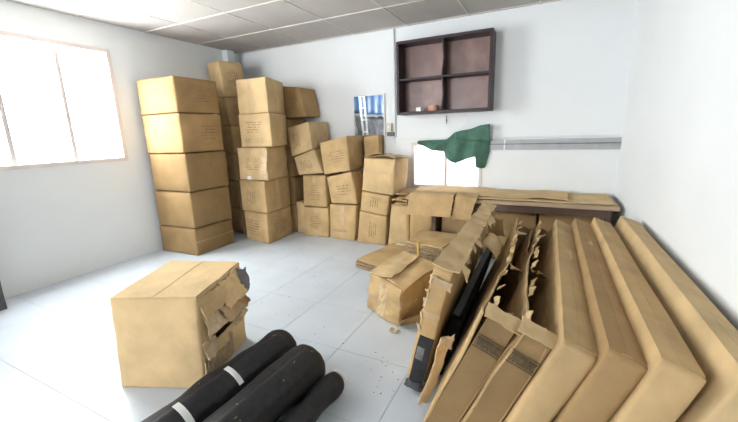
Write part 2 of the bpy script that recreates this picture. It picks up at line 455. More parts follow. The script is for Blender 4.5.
root = thing('tape_roll', 'copper coloured tape roll lying in the dark shelf unit', 'tape roll', (-1.20, 4.09, SZ0 + th))
def ring(cx, cy, z0, z1, r0, r1, n=20):
    V = []; Fc = []
    for k in range(n):
        a = 2 * math.pi * k / n; c, s_ = math.cos(a), math.sin(a)
        V += [(cx + r0 * c, cy + r0 * s_, z0), (cx + r1 * c, cy + r1 * s_, z0), (cx + r1 * c, cy + r1 * s_, z1), (cx + r0 * c, cy + r0 * s_, z1)]
    for k in range(n):
        a, b = 4 * k, 4 * ((k + 1) % n)
        for i in range(4): Fc.append((a + i, a + (i + 1) % 4, b + (i + 1) % 4, b + i))
    return V, Fc
V, Fc = ring(-1.20, 4.09, SZ0 + th, SZ0 + th + .06, .036, .056); part('winding', V, Fc, M_copper, root, False)
V, Fc = ring(-1.20, 4.09, SZ0 + th, SZ0 + th + .061, .032, .036); part('core', V, Fc, M_inner, root, False)
# nail / hook under the shelf
mb = MB().tube([(-1.078, YB, 1.43), (-1.078, YB - .03, 1.43), (-1.078, YB - .032, 1.485)], .006, 6).tube([(-1.078, YB - .03, 1.425), (-1.077, YB - .03, 1.39)], .005, 6)
solo('hook', mb.V, mb.F, M_dgrey, 'small dark metal hook on the wall under the shelf unit', 'hook', (-1.078, YB, 1.39))
# string
mb = MB().tube([(-.862, 4.02, 1.505), (-.85, 4.14, 1.475), (-.832, 4.18, 1.445), (-.86, 4.19, 1.38), (-.93, 4.18, 1.30)], .0025, 5)
solo('string', mb.V, mb.F, M_white, 'thin pale string running from the shelf unit down to the green cloth', 'string', (-.93, 4.18, 1.30))
# mirror
MX0, MX1, MZ0, MZ1 = -2.302, -1.856, 1.02, 1.785
root = thing('mirror', 'tall rectangular wall mirror with thin white frame reflecting blue', 'mirror', ((MX0 + MX1) / 2, YB, MZ0))
f_ = .014
MB().box(MX0 + f_, MX1 - f_, YB - .012, YB - .003, MZ0 + f_, MZ1 - f_).build('mirror_glass', M_mirror, root)
for b in ((MX0, MX0 + f_, MZ0, MZ1), (MX1 - f_, MX1, MZ0, MZ1), (MX0 + f_, MX1 - f_, MZ0, MZ0 + f_), (MX0 + f_, MX1 - f_, MZ1 - f_, MZ1)):
    MB().cbox(b[0], b[1], YB - .02, YB - .001, b[2], b[3], .002).build('frame', M_plain, root)
# conduit and switch box
mb = MB().cbox(-1.727, -1.709, YB - .014, YB - .001, 1.25, ZC - .003, .002)
solo('cable_conduit', mb.V, mb.F, M_grey, 'thin grey cable conduit running down the wall beside the shelf unit', 'conduit', (-1.718, YB, 1.25))
root = thing('switch_box', 'small beige switch box with a dark grey base beside the mirror', 'switch', (-1.785, YB, 1.265))
MB().cbox(-1.825, -1.762, YB - .035, YB - .001, 1.325, 1.428, .004).build('cover', M_beige, root)
MB().cbox(-1.806, -1.782, YB - .042, YB - .035, 1.36, 1.40, .002).build('rocker', M_plain, root)
MB().cbox(-1.828, -1.733, YB - .03, YB - .001, 1.268, 1.318, .004).build('base', M_dgrey, root)
mb = MB().tube([(-1.74, YB - .006, 1.268), (-1.72, YB - .006, 1.18), (-1.62, YB - .006, 1.165), (-1.545, YB - .006, 1.16)], .004, 6)
solo('cable', mb.V, mb.F, M_plain, 'thin white cable running from the switch box to the bright window', 'cable', (-1.72, YB, 1.16))

# green cloth over the window
def lerp_poly(pl, x):
    for (x0, y0), (x1, y1) in zip(pl, pl[1:]):
        if x <= x1: return y0 + (y1 - y0) * (x - x0) / (x1 - x0)
    return pl[-1][1]
top = [(-1.41, 1.205), (-1.28, 1.21), (-1.07, 1.215), (-.98, 1.29), (-.93, 1.305), (-.80, 1.325), (-.70, 1.36), (-.605, 1.372)]
bot = [(-1.41, 1.175), (-1.34, 1.14), (-1.24, 1.095), (-1.10, 1.075), (-1.085, 1.02), (-1.03, .975), (-.955, .945), (-.90, .965), (-.82, 1.0), (-.735, 1.02), (-.733, .90), (-.66, .885), (-.63, .90), (-.60, 1.05), (-.575, 1.16)]
def fn(s, t):
    x = -1.41 + s * .815
    zt, zb = lerp_poly(top, x), lerp_poly(bot, x)
    z = zt + (zb - zt) * t
    y = YB - .045 - .022 * math.sin(26 * x + 2.2 * t) * (0.3 + t) - .02 * math.sin(11 * x + 5) * t - (.02 if t > .35 else 0)
    return np.array([x + .03 * t * max(0, (x + .75)) , y, z])
mb = MB().sheet(fn, 64, 16, .004)
mb2 = MB()
def fn2(s, t):
    x = -.975 + s * .375
    zt = lerp_poly(top, x)
    return np.array([x + .02 * t, YB - .082 - .02 * math.sin(24 * x) * t - .01 * math.sin(9 * x), zt - .005 - t * (.075 + .11 * s)])
root = thing('green_cloth', 'green cloth hung over the top of the bright window', 'cloth', (-1.0, YB, .89))
mb.build('drape', M_green, root, True)
mb2.sheet(fn2, 24, 8, .004).build('folded_fall', M_green, root, True)

# ================================================================== seen in the mirror (left wall behind the photographer's side)
def fn(s, t):
    y = -1.45 + s * 2.35; z = 2.40 - t * .64
    return np.array([XL + .04 + .025 * math.sin(15 * y) * (.3 + t), y, z])
mb = MB().sheet(fn, 40, 6, .004)
solo('blue_sheet', mb.V, mb.F, M_blue, 'blue plastic sheet hung on the wall, seen in the mirror', 'sheet', (XL, -.2, 1.76), smooth=True)
def fn(s, t):
    y = -1.4 + 2.5 * s; a = t
    prof = [(-3.90, 0.0), (-3.91, .8), (-3.93, 1.4), (-3.98, 1.66), (-4.10, 1.70)]
    k = min(3, int(a * 4)); f = a * 4 - k
    x = prof[k][0] * (1 - f) + prof[k + 1][0] * f; z = prof[k][1] * (1 - f) + prof[k + 1][1] * f
    return np.array([x + .035 * nz((y, z, 0), 5, 3), y, max(0.004, z + (.05 * nz((y, z, 1), 4, 5) if z > .1 else 0))])
mb = MB().sheet(fn, 30, 24, .006)
solo('covered_pile', mb.V, mb.F, M_tarp, 'pile of goods under a crumpled grey tarpaulin, seen in the mirror', 'pile', (-3.8, -.1, 0), smooth=True)
root = thing('ladder', 'white metal ladder standing against the covered pile, seen in the mirror', 'ladder', (-3.8, .78, 0))
for y in (.66, .88):
    mb = MB(); mb.sheet(quad((-3.80, y, 0.0), (-3.80, y + .03, 0.0), (-3.95, y + .03, 2.4), (-3.95, y, 2.4)), 1, 1, .03); mb.build('rail', M_plain, root)
for k in range(8):
    z = .25 + k * .27; x = -3.80 - .15 * z / 2.4
    MB().box(x - .02, x + .02, .69, .88, z - .012, z + .012).build('rung', M_plain, root)

# ================================================================== cartons: back row
YR = 3.775
gap = .004
V_ = True
FV = lambda a0, a1, b0, b1, rows: ('front', a0, a1, b0, b1, rows, True)
FH = lambda a0, a1, b0, b1, rows: ('front', a0, a1, b0, b1, rows, False)
carton('carton with faded print and vertical tape at floor level beside the corner stack',
       front_hexa([(-2.838, .388), (-2.466, .392), (-2.482, 0), (-2.866, 0)], YR, .44, seed=1), M_card,
       [('front', .44, .58, .02, .22), ('front', .44, .58, .82, .98)], [FH(.2, .7, .28, .72, 6)])
carton('floor carton with a full tape line and a dark strap mark',
       front_hexa([(-2.440, .448), (-2.060, .452), (-2.10, 0), (-2.460, 0)], YR, .29, seed=2), M_card,
       [('front', .42, .57, .02, .98)], [('front', .04, .86, .22, .30, 2, False, None, .97)])
carton('carton with faded print block stacked on the floor carton beside the corner stack',
       front_hexa([(-2.832, .80), (-2.482, .81), (-2.480, .406), (-2.847, .402)], YR, .44, seed=3), M_card,
       [('front', .44, .56, .80, .98)], [FH(.3, .78, .2, .72, 7)])
carton('carton leaning to the right with four lines of print above the strapped carton',
       front_hexa([(-2.462, .79), (-2.110, .866), (-2.040, .474), (-2.415, .466)], YR, .29, dx=0, seed=4), M_card,
       [], [FH(.22, .85, .28, .66, 4)])
carton('tilted carton with slanting print under the topmost tilted carton of the row',
       front_hexa([(-2.955, 1.03), (-2.632, 1.134), (-2.512, .842), (-2.890, .808)], YR, .44, seed=5), M_pale,
       [('front', .78, .93, .05, .95)], [FV(.2, .7, .18, .8, 7)])
carton('topmost tilted carton leaning against the corner stack with upright print',
       front_hexa([(-3.02, 1.409), (-2.690, 1.47), (-2.650, 1.143), (-2.985, 1.045)], YR, .44, dx=.0, seed=6), M_pale,
       [('right', .40, .56, .02, .98)], [FV(.16, .56, .2, .82, 6)], flaps=True)
carton('large carton with five printed lines and a lifted top edge in front of the mirror',
       front_hexa([(-2.540, 1.213), (-2.150, 1.288), (-2.124, .878), (-2.500, .826)], YR, .43, dx=-.012, seed=7), M_card,
       [], [FH(.25, .86, .3, .66, 5)])
carton('narrow carton wedged upright on the floor between the corner stack and the row',
       front_hexa([(-3.03, .43), (-2.885, .42), (-2.882, 0), (-3.04, 0)], 3.86, .36, seed=8), M_pale)
# upright folded carton in front of mirror
carton('flat greyish carton standing upright against the wall under the mirror',
       front_hexa([(-2.09, 1.26), (-1.885, 1.285), (-1.85, 0), (-2.06, 0)], 4.09, .11, dz=.0, seed=9), M_card)
# C stack
carton('square carton with crumpled top at the top of the stack beside the window',
       front_hexa([(-1.905, 1.035), (-1.515, 1.02), (-1.55, .612), (-1.945, .655)], 3.72, .35, dx=.03, seed=10, crumple=.012), M_pale,
       [('front', .0, 1, .60, .63)], [], flaps=False)
root = [o for o in BASE if o.name.startswith('carton') and o.get('label', '').startswith('square carton')][0]
hx = front_hexa([(-1.905, 1.035), (-1.515, 1.02), (-1.55, .612), (-1.945, .655)], 3.72, .35, dx=.03)
for a0, a1, lift in ((.02, .55, .045), (.45, .98, .025)):
    def fn(s, t, a0=a0, a1=a1, lift=lift):
        a = a0 + (a1 - a0) * s
        return hx.raw(a, .02 + .96 * t, 1) + np.array([0, 0, .012 + lift * math.sin(math.pi * a) * (1 - .5 * t)])
    mb = MB(); mb.sheet(bow(fn, .014, 9, a0 * 9 + 2, .006), 10, 10, .005); mb.build('flap', M_pale, root)
carton('slanting carton with rows of print, second from the top beside the window',
       front_hexa([(-1.955, .645), (-1.59, .598), (-1.638, .362), (-1.985, .408)], 3.73, .34, seed=11), M_card,
       [], [FV(.34, .66, .25, .85, 4)])
carton('carton with upright print at the bottom of the stack beside the window',
       front_hexa([(-1.995, .40), (-1.64, .352), (-1.665, 0), (-2.045, 0)], 3.735, .34, seed=12), M_card,
       [], [FV(.38, .68, .2, .82, 4)])
carton('plain upright carton next to the floor stack under the folded cardboard layers',
       front_hexa([(-1.592, .500), (-1.37, .497), (-1.37, 0), (-1.645, 0)], 3.76, .40, seed=13), M_pale)
PILE = ('lowest', 'second lowest', 'second highest', 'topmost')
for k in range(4):
    z = .512 + k * .036
    mb = MB(); sd = 20 + k * 3
    x0 = (-1.56 if k < 2 else -1.50) + rng.uniform(-.02, .02); 
    mb.sheet(bow(quad((x0, 3.70 + rng.uniform(-.02, .02), z + .012), (-1.375, 3.71, z + .012), (-1.36, 4.12, z + .012), (x0, 4.1, z + .012)), .016, 8, sd, .02), 8, 8, .018)
    solo('flattened_carton', mb.V, mb.F, M_brown, PILE[k] + ' folded brown cardboard layer in the small pile at the table end', 'cardboard', (-1.46, 3.9, z), 'folded layers at the table end')

# ================================================================== cartons: corner stack (L), wall stack (V), rear stack (U)
def Lbox(label, z0, z1, fl, fr, br, bl, m, tape=(), prints=(), **k):
    return carton(label, plan_hexa([fl, fr, br, bl], z0, z1, **k), m, tape, prints)
Lbox('bottom carton of the tall free standing stack in the corner', 0, .382, (-3.50, 3.365), (-3.045, 3.28), (-3.075, 3.80), (-3.52, 3.85), M_card,
     prints=[FH(.1, .7, .2, .75, 6), ('right', .2, .75, .2, .7, 6, False)], seed=30)
Lbox('second lowest carton of the tall corner stack, with upright print', .39, .786, (-3.50, 3.34), (-3.03, 3.28), (-3.075, 3.80), (-3.52, 3.83), M_card,
     tape=[('right', .42, .56, .02, .98)], prints=[FV(.25, .62, .2, .75, 5)], seed=31)
rL3 = Lbox('battered greyish carton with torn corner, third up in the tall corner stack', .798, 1.182, (-3.44, 3.30), (-2.955, 3.29), (-3.07, 3.80), (-3.50, 3.82), M_pale,
     prints=[FH(.22, .72, .3, .7, 6)], seed=32, crumple=.011)
hx = plan_hexa([(-3.44, 3.30), (-2.955, 3.29), (-3.07, 3.80), (-3.50, 3.82)], .795, 1.19, seed=32)
mb = MB(); mb.sheet(bow(quad(hx.P(.70, 0, .05) + [0, -.012, 0], hx.P(.98, 0, .05) + [.01, -.012, 0], hx.P(1.0, 0, .97) + [.03, -.02, 0], hx.P(.86, 0, .96) + [0, -.012, 0]), .012, 9, 4, .02), 6, 10, .005)
mb.build('torn_flap', M_torn, rL3)
mb = MB(); mb.sheet(quad(hx.P(.30, 0, .02) + [0, -.018, 0], hx.P(.46, 0, .02) + [0, -.018, 0], hx.P(.44, 0, .13) + [0, -.016, 0], hx.P(.32, 0, .13) + [0, -.016, 0]), 2, 2, .002)
mb.build('shipping_label', M_white, rL3)
Lbox('pale carton with neat print lines, second from the top of the tall corner stack', 1.195, 1.575, (-3.36, 3.30), (-2.865, 3.29), (-3.04, 3.80), (-3.46, 3.82), M_pale,
     prints=[FH(.17, .75, .42, .78, 5), FH(.12, .36, .14, .26, 2), FH(.68, .74, .12, .3, 3)], seed=33)
Lbox('top carton of the tall corner stack with a vertical tape line on its front', 1.58, 1.965, (-3.345, 3.30), (-2.885, 3.30), (-3.08, 3.84), (-3.45, 3.85), M_pale,
     tape=[('front', .37, .50, .02, .98)], prints=[], seed=34)
carton('tilted carton perched high in the corner behind the top of the tall stack',
       front_hexa([(-3.30, 1.955), (-2.87, 1.90), (-2.80, 1.54), (-3.30, 1.54)], 3.88, .35, seed=35), M_brown, [], [('front', .55, .9, .25, .75, 6, False)])
for k in range(4):
    carton(PILE[k] + ' carton of the column hidden behind the tall corner stack', front_hexa([(-3.49, .383 * (k + 1) - .008), (-3.07, .383 * (k + 1) - .008), (-3.07, .383 * k), (-3.49, .383 * k)], 3.88, .36, seed=40 + k), M_brown, group='hidden corner column')
# V : against the left wall
vz = [0, .325, .743, 1.168, 1.592, 1.965]
vl = ['bottom carton of the stack against the left wall', 'second carton from the floor in the left wall stack with printed side',
      'middle carton of the left wall stack with printed side', 'second carton from the top of the left wall stack with printed side', 'top carton of the left wall stack']
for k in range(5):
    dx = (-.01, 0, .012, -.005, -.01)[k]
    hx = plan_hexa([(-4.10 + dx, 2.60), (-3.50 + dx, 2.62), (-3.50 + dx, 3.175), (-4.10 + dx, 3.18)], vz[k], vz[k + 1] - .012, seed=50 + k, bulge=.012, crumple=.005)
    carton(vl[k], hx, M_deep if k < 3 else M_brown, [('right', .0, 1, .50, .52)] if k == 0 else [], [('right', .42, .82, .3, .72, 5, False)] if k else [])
# U : turned 45 degrees in the corner
uz = [0, .37, .74, 1.11, 1.47, 1.825, 2.275]
ul = ['lowest carton of the turned stack in the corner', 'second carton from the floor of the turned corner stack', 'third carton of the turned corner stack', 'fourth carton of the turned corner stack',
      'carton just under the topmost one of the turned corner stack', 'topmost carton of the turned corner stack, nearly at the ceiling']
exs = [.13, .13, .13, .125, .11, .065, 0]
def upl(ex): return [(-4.135 + ex, 3.60), (-3.82 + ex, 3.50), (-3.72 + ex, 3.815), (-4.035 + ex, 3.915)]
for k in range(6):
    hx = plan_hexa(upl(exs[k]), uz[k], uz[k + 1] - .009, top=upl(exs[k + 1]), seed=60 + k)
    carton(ul[k], hx, M_card if k < 5 else M_pale, [], [('right', .25, .7, .3, .8, 6, True)] if k >= 4 else [])

# ================================================================== table under the window, cardboard on it
root = thing('work_table', 'low wooden table under the window, covered with cardboard sheets', 'table', (-.4, 3.93, 0))
MB().cbox(-1.36, .58, 3.62, 4.22, .60, .635, .003).build('table_top', M_wood, root)
for x in (-1.045, .50):
    for y in (3.65, 4.15):
        MB().cbox(x - .02, x + .02, y - .02, y + .02, 0, .60, .003).build('leg', M_tleg, root)
MB().box(-1.025, .48, 3.64, 3.66, .53, .60).build('apron', M_tleg, root)
mb = MB(); mb.sheet(bow(quad((-1.34, 3.60, .648), (.55, 3.68, .648), (.56, 4.22, .65), (-1.40, 4.2, .65)), .012, 3, 2, .02), 20, 8, .010)
solo('cardboard_sheet', mb.V, mb.F, M_pale, 'wide pale cardboard sheet covering the whole table top', 'cardboard', (-.4, 3.9, .64))
mb = MB(); mb.sheet(bow(quad((-1.22, 3.66, .672), (.20, 3.72, .668), (.22, 4.15, .67), (-1.25, 4.18, .672)), .018, 3.5, 5, .03), 20, 8, .007)
solo('cardboard_sheet', mb.V, mb.F, M_pale, 'upper loose cardboard sheet lying on the covered table below the window', 'cardboard', (-.5, 3.9, .66))
def drape(pts, bottom, label, m, seed, top_back=.16):
    (xa, za), (xb, zb), y = pts; (ba, bza), (bb, bzb), yb_ = bottom
    mb = MB()
    def fn(s, t):
        if t < .3:
            k = t / .3
            p = quad((xa, y + top_back, .69), (xb, y + top_back, .688), (xb, y + .01, zb), (xa, y + .01, za))(s, k)
        else:
            k = (t - .3) / .7
            p = quad((xa, y, za - .004), (xb, y, zb - .004), (bb, yb_, bzb), (ba, yb_, bza))(s, k)
        return p + np.array([0, -.01 * math.sin(math.pi * s), 0]) 
    mb.sheet(bow(fn, .012, 7, seed, .006), 10, 14, .006)
    return solo('cardboard_flap_sheet', mb.V, mb.F, m, label, 'cardboard', ((xa + xb) / 2, y, bza))
drape(((-1.285, .690), (-.815, .684), 3.545), ((-1.31, .462), (-.835, .468), 3.49), 'wide folded cardboard sheet hanging over the table front below the window', M_card, 3)
drape(((-.805, .680), (-.60, .650), 3.565), ((-.83, .45), (-.655, .44), 3.52), 'short folded cardboard sheet hanging over the table front beside the wide one', M_card, 8)
carton('carton pushed under the left end of the table', front_hexa([(-1.325, .44), (-1.075, .44), (-1.075, 0), (-1.335, 0)], 3.66, .45, seed=71), M_card)
carton('shadowed carton pushed under the middle of the table', front_hexa([(-1.0, .42), (-.58, .42), (-.58, 0), (-1.0, 0)], 3.76, .4, seed=72), M_card)

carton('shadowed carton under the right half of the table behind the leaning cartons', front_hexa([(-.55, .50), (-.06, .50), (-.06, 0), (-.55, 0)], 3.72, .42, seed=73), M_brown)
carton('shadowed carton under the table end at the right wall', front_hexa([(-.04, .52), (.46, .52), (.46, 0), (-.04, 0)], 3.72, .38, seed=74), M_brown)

# ================================================================== flattened cartons
def stack(name, label, a, b, c, d, z0, z1, n, m, seed, strap=None):
    root = thing(name, label, 'cardboard', ((a[0] + c[0]) / 2, (a[1] + c[1]) / 2, z0))
    h = (z1 - z0) / n
    rr = random.Random(seed)
    for k in range(n):
        j = lambda p: (p[0] + rr.uniform(-.012, .012), p[1] + rr.uniform(-.012, .012), z0 + h * (k + .5))
        mb = MB(); mb.sheet(bow(quad(j(a), j(b), j(c), j(d)), h * .25, 7, seed + k, .012), 8, 8, h * .72)
        mb.build('layer', m if k == n - 1 else M_edge, root)
    if strap:
        (p, q) = strap
        mb = MB(); mb.sheet(lambda s, t: np.array([p[0] + (q[0] - p[0]) * s, p[1] - .012, z0 + .01 + (z1 - z0) * t]), 1, 3, .004)
        mb.sheet(quad((p[0], p[1] - .012, z1 + .006), (q[0], q[1] - .012, z1 + .006), (q[0] - .01, q[1] + .05, z1 + .006), (p[0] - .01, p[1] + .05, z1 + .006)), 1, 4, .003)
        mb.build('strap', M_yellow, root)
    return root
stack('flattened_carton_stack', 'low pile of flattened cartons on the floor behind the crumpled carton', (-1.655, 2.985), (-1.10, 2.80), (-.93, 3.46), (-1.50, 3.60), 0, .10, 6, M_card, 3)
stack('flattened_carton_bundle', 'bundle of flattened cartons tied with a yellow strap before the table', (-1.16, 3.10), (-.78, 3.04), (-.72, 3.50), (-1.15, 3.55), .106, .30, 9, M_card, 5, ((-1.045, 3.082), (-1.026, 3.078)))
mb = MB(); mb.sheet(bow(quad((-1.45, 3.50, .112), (-1.31, 3.49, .112), (-1.31, 3.535, .114), (-1.44, 3.545, .114)), .012, 20, 3, .006), 6, 4, .002)
solo('paper_scrap', mb.V, mb.F, M_white, 'strip of white paper lying on the low pile of flattened cartons', 'paper', (-1.38, 3.52, .11))

# crumpled carton on the floor
hx = Hexa([(-1.185, 2.27, 0), (-.85, 2.10, 0), (-1.06, 2.70, 0), (-.70, 2.42, 0),
           (-1.125, 2.215, .315), (-.80, 2.05, .30), (-1.03, 2.70, .34), (-.68, 2.52, .325)], bulge=.015, crumple=.022, seed=80)
root = carton('crumpled taped carton lying in the middle of the floor', hx, M_card, [('front', .38, .62, .05, .95), ('right', .1, .9, .44, .56)], [], flaps=False, n=16)
mb = MB(); mb.sheet(bow(quad(hx.P(.0, .02, 1) + [-.015, 0, .012], hx.P(.62, .06, 1) + [0, 0, .03], hx.P(.50, .93, 1) + [0, 0, .022], hx.P(.02, .98, 1) + [0, 0, .012]), .016, 9, 3, .008), 10, 10, .006)
mb.build('flap', M_pale, root)
mb = MB(); mb.sheet(bow(quad(hx.P(.50, .04, 1) + [0, 0, .012], hx.P(1, .02, 1) + [.012, -.01, .010], hx.P(1, .97, 1) + [.01, 0, .012], hx.P(.44, .98, 1) + [0, 0, .014]), .014, 8, 6, .008), 10, 10, .006)
mb.build('flap', M_card, root)
mb = MB(); mb.sheet(bow(quad((-.86, 2.085, .012), (-.70, 2.24, .012), (-.69, 2.20, .10), (-.80, 2.07, .075)), .03, 9, 6, .01), 8, 6, .005)
mb.build('torn_flap', M_brown, root)
mb = MB(); mb.sheet(bow(quad((-.90, 2.02, .006), (-.83, 2.01, .006), (-.82, 2.06, .012), (-.89, 2.07, .012)), .01, 25, 6, .01), 5, 5, .004)
solo('cardboard_scrap', mb.V, mb.F, M_torn, 'small torn cardboard scrap on the floor before the crumpled carton', 'scrap', (-.86, 2.04, 0))

# ================================================================== torn carton in the left foreground
hx = plan_hexa([(-2.02, .92), (-1.56, 1.10), (-1.73, 1.575), (-2.22, 1.42)], 0, .53,
               top=[(-1.98, .93), (-1.56, 1.12), (-1.75, 1.60), (-2.22, 1.45)], seed=90, crumple=.006)
root = carton('torn carton with ragged layers at its end beside the black rolls', hx, M_pale, [], [], flaps=True, n=10, hole=lambda a, b, c, d: a > .15 and b < .85 and c > .38 and d < .72)
rr = random.Random(11)
nrm = np.array([.93, .34, 0])
for k, (A0, A1, bt, bb, o, cu, mm) in enumerate((
        (.0, .45, 1.0, .72, .012, .03, M_pale), (.38, .82, 1.01, .66, .02, .06, M_pale), (.70, 1.0, 1.0, .74, .015, .04, M_torn),
        (.0, .32, .80, .56, .03, .05, M_torn), (.26, .66, .78, .58, .05, .07, M_inner), (.60, 1.0, .74, .50, .03, .05, M_brown),
        (.0, .24, .52, .30, .012, .03, M_torn), (.62, .98, .52, .36, .012, .03, M_torn), (.1, .5, .42, .26, .010, .02, M_pale))):
    P = [hx.P(1, A0, bt) + nrm * o * .5, hx.P(1, A1, bt - .02) + nrm * o * .5, hx.P(1, A1, bb + .03) + nrm * (o + cu), hx.P(1, A0, bb) + nrm * (o + cu * .7)]
    mb = MB(); mb.sheet(bow(quad(*P), .028, 9, 20 + k, .028), 14, 10, .004)
    mb.build('torn_flap', mm, root)
mb = MB(); mb.sheet(bow(quad(hx.P(1, .86, .98) + [.01, .0, 0], hx.P(1, 1, .96) + [.05, .01, 0], hx.P(1, 1, .64) + [.07, .02, 0], hx.P(1, .84, .66) + [.04, .0, 0]), .03, 14, 5, .02), 8, 8, .005)
mb.build('torn_flap', M_dgrey, root, label='dark torn plastic scrap')
for k in range(14):   # bare flutes showing on the torn end
    a0 = .03 + .045 * k
    mb = MB(); mb.tube([hx.P(1, a0, .06, .004), hx.P(1, a0, .30 + .03 * math.sin(k * 1.7), .004)], .006, 6)
    mb.build('flute', M_torn, root)

# ================================================================== black rolls
def roll_(label, a, b, r, seed, squash=.9, group=None):
    a, b = np.array(a, float), np.array(b, float)
    root = thing('fabric_roll', label, 'roll', (a[0], a[1], 0))
    ax = (b - a) / np.linalg.norm(b - a); sd = np.cross(ax, [0, 0, 1]); sd /= np.linalg.norm(sd); upv = np.cross(sd, ax)
    n, m = 36, 44; V = []; Fc = []
    for i in range(m + 1):
        t = (0, .006, .018, .035)[i] if i < 4 else .035 + .965 * (i - 3) / (m - 3); c = a + (b - a) * t
        e = 1.0
        if i < 4: e = (.55, .82, .93, .98)[i]
        for k in range(n):
            th = 2 * math.pi * k / n
            p = c + sd * math.cos(th) * r * e + upv * math.sin(th) * r * e * squash
            p = p + (sd * math.cos(th) + upv * math.sin(th)) * .016 * nz(p, 6, seed) + (sd * math.cos(th) + upv * math.sin(th)) * .006 * nz(p * np.array([1, .35, 1]), 22, seed + 3)
            p[2] = max(p[2], .003)
            if i == 0: p = p + ax * (-.0)
            V.append(p)
    for i in range(m):
        for k in range(n): Fc.append((i * n + k, i * n + (k + 1) % n, (i + 1) * n + (k + 1) % n, (i + 1) * n + k))
    V.append(a - ax * .005); V.append(b)
    for k in range(n):
        Fc.append((len(V) - 2, (k + 1) % n, k)); Fc.append((len(V) - 1, m * n + k, m * n + (k + 1) % n))
    part('wrap', V, Fc, M_black, root, True)
    # long overlapping edge of the cloth
    mb = MB()
    def fn(s, t):
        c = a + (b - a) * (.05 + .93 * s); th = math.radians(95 + 55 * t)
        p = c + (sd * math.cos(th) + upv * math.sin(th) * squash) * (r + .011)
        return p + np.array([0, 0, .004 * nz(p, 12, seed)])
    mb.sheet(fn, 24, 6, .003).build('overlap', M_black, root, True)
    return root, a, b, sd, upv, ax, squash
def band(info, t0, t1, r, th0, th1, m, name):
    root, a, b, sd, upv, ax, sq = info
    mb = MB()
    def fn(s, t):
        c = a + (b - a) * (t0 + (t1 - t0) * t); th = math.radians(th0 + (th1 - th0) * s)
        return c + (sd * math.cos(th) + upv * math.sin(th) * sq) * r
    mb.sheet(fn, 12, 2, .003).build(name, m, root)
R1 = roll_('black cloth roll with a white tape band beside the torn carton', (-1.34, 1.52, .105), (-1.40, .05, .105), .11, 1)
band(R1, .292, .310, .124, 92, 150, M_white, 'tape_band'); band(R1, .475, .495, .124, 95, 160, M_white, 'tape_band')
R2 = roll_('middle black cloth roll, plain, lying between the other two rolls', (-1.09, 1.43, .115), (-1.165, .05, .115), .115, 4)
R3 = roll_('thin black roll with pale paper showing at its open end', (-.915, 1.40, .064), (-.975, .05, .064), .062, 7)
for info, r_, cnt in ((R1, .125, 4), (R2, .131, 6)):
    rt_, a_, b_, sd_, up_, ax_, sq_ = info; mb = MB(); q_ = random.Random(cnt)
    for k in range(cnt):
        t = q_.uniform(.05, .5); th = math.radians(q_.uniform(70, 140)); c = a_ + (b_ - a_) * t + (sd_ * math.cos(th) + up_ * math.sin(th) * sq_) * r_
        d_ = ax_ * q_.uniform(-.01, .01) + sd_ * q_.uniform(-.008, .008)
        mb.tube([c - d_, c, c + d_ + sd_ * .003], .0012, 4)
    mb.build('lint', M_torn, rt_, kind='stuff')
root = R3[0]
mb = MB()
for k, rad in enumerate((.054, .040, .026)):
    pts = [np.array([-.915 + rad * math.cos(t), 1.402, .064 + rad * .9 * math.sin(t)]) for t in np.linspace(0, 2 * math.pi, 18)]
    mb.tube(pts, .004, 5)
mb.build('paper_edge', M_white, root)

# ================================================================== long flat cartons leaning on the right
def lean_box(x0, xt, z, th, y0, y1, dx=0.0, **k):
    """long box along y: foot at x0, top at xt"""
    n = np.array([z, 0, -(xt - x0)]); n = n / np.linalg.norm(n) * th
    bz = max(0, -n[2])
    c = [(x0, y0, bz), (x0 + n[0], y0, bz + n[2]), (x0 + dx, y1, bz), (x0 + dx + n[0], y1, bz + n[2]),
         (xt, y0, z + bz), (xt + n[0], y0, z + bz + n[2]), (xt + dx, y1, z + bz), (xt + dx + n[0], y1, z + bz + n[2])]
    return Hexa(c, **k)
h1 = lean_box(-.605, -.448, .685, .092, 1.56, 3.15, -.02, seed=101, bulge=.006, crumple=.006)
root = carton('long flat carton with a black plastic end leaning nearest the open floor', h1, M_card, [('front', .0, 1, .62, .66)], [], flaps=False, n=8)
mb = MB(); mb.sheet(bow(quad(h1.P(0, 0, 1) + [-.008, -.03, .012], h1.P(1, 0, 1) + [.03, -.03, -.004], h1.P(1, .62, 1) + [.022, 0, .004], h1.P(0, .62, 1) + [-.008, 0, .012]), .018, 9, 2, .018), 8, 40, .006)
mb.build('top_flap', M_pale, root)
mb = MB(); mb.sheet(bow(quad(h1.P(0, .6, 1) + [-.008, 0, .010], h1.P(1, .6, 1) + [.015, 0, .0], h1.P(1, 1, 1) + [.022, 0, .004], h1.P(0, 1, 1) + [-.008, 0, .014]), .02, 9, 12, .018), 8, 26, .006)
mb.build('top_flap', M_pale, root)
mb = MB(); mb.sheet(bow(quad(h1.P(.02, 0, .95) + [0, -.022, 0], h1.P(1.0, 0, .93) + [.02, -.02, 0], h1.P(1.0, 0, .86) + [.025, -.03, 0], h1.P(.3, 0, .90) + [0, -.028, 0]), .02, 16, 2, .012), 8, 5, .004)
mb.build('torn_flap', M_torn, root)
mb = MB(); h1.slab(mb, 'front', .20, 1.0, .0, .46, .002, .008, 5, 8); pl = mb.build('plastic_wrap', M_bplas, root, label='black plastic wrapped round the end')
mb = MB(); h1.slab(mb, 'front', .26, .66, .27, .37, .009, .011, 2, 2); mb.build('sticker', M_sticker, pl)
mb = MB(); mb.sheet(bow(quad(h1.P(.05, 0, .02) + [-.01, -.03, .0], h1.P(1, 0, .01) + [.02, -.04, .012], h1.P(1, 0, .05) + [.02, -.015, .02], h1.P(.1, 0, .06) + [0, -.012, .01]), .02, 22, 3, .02), 8, 5, .004)
mb.build('torn_flap', M_bplas, root)
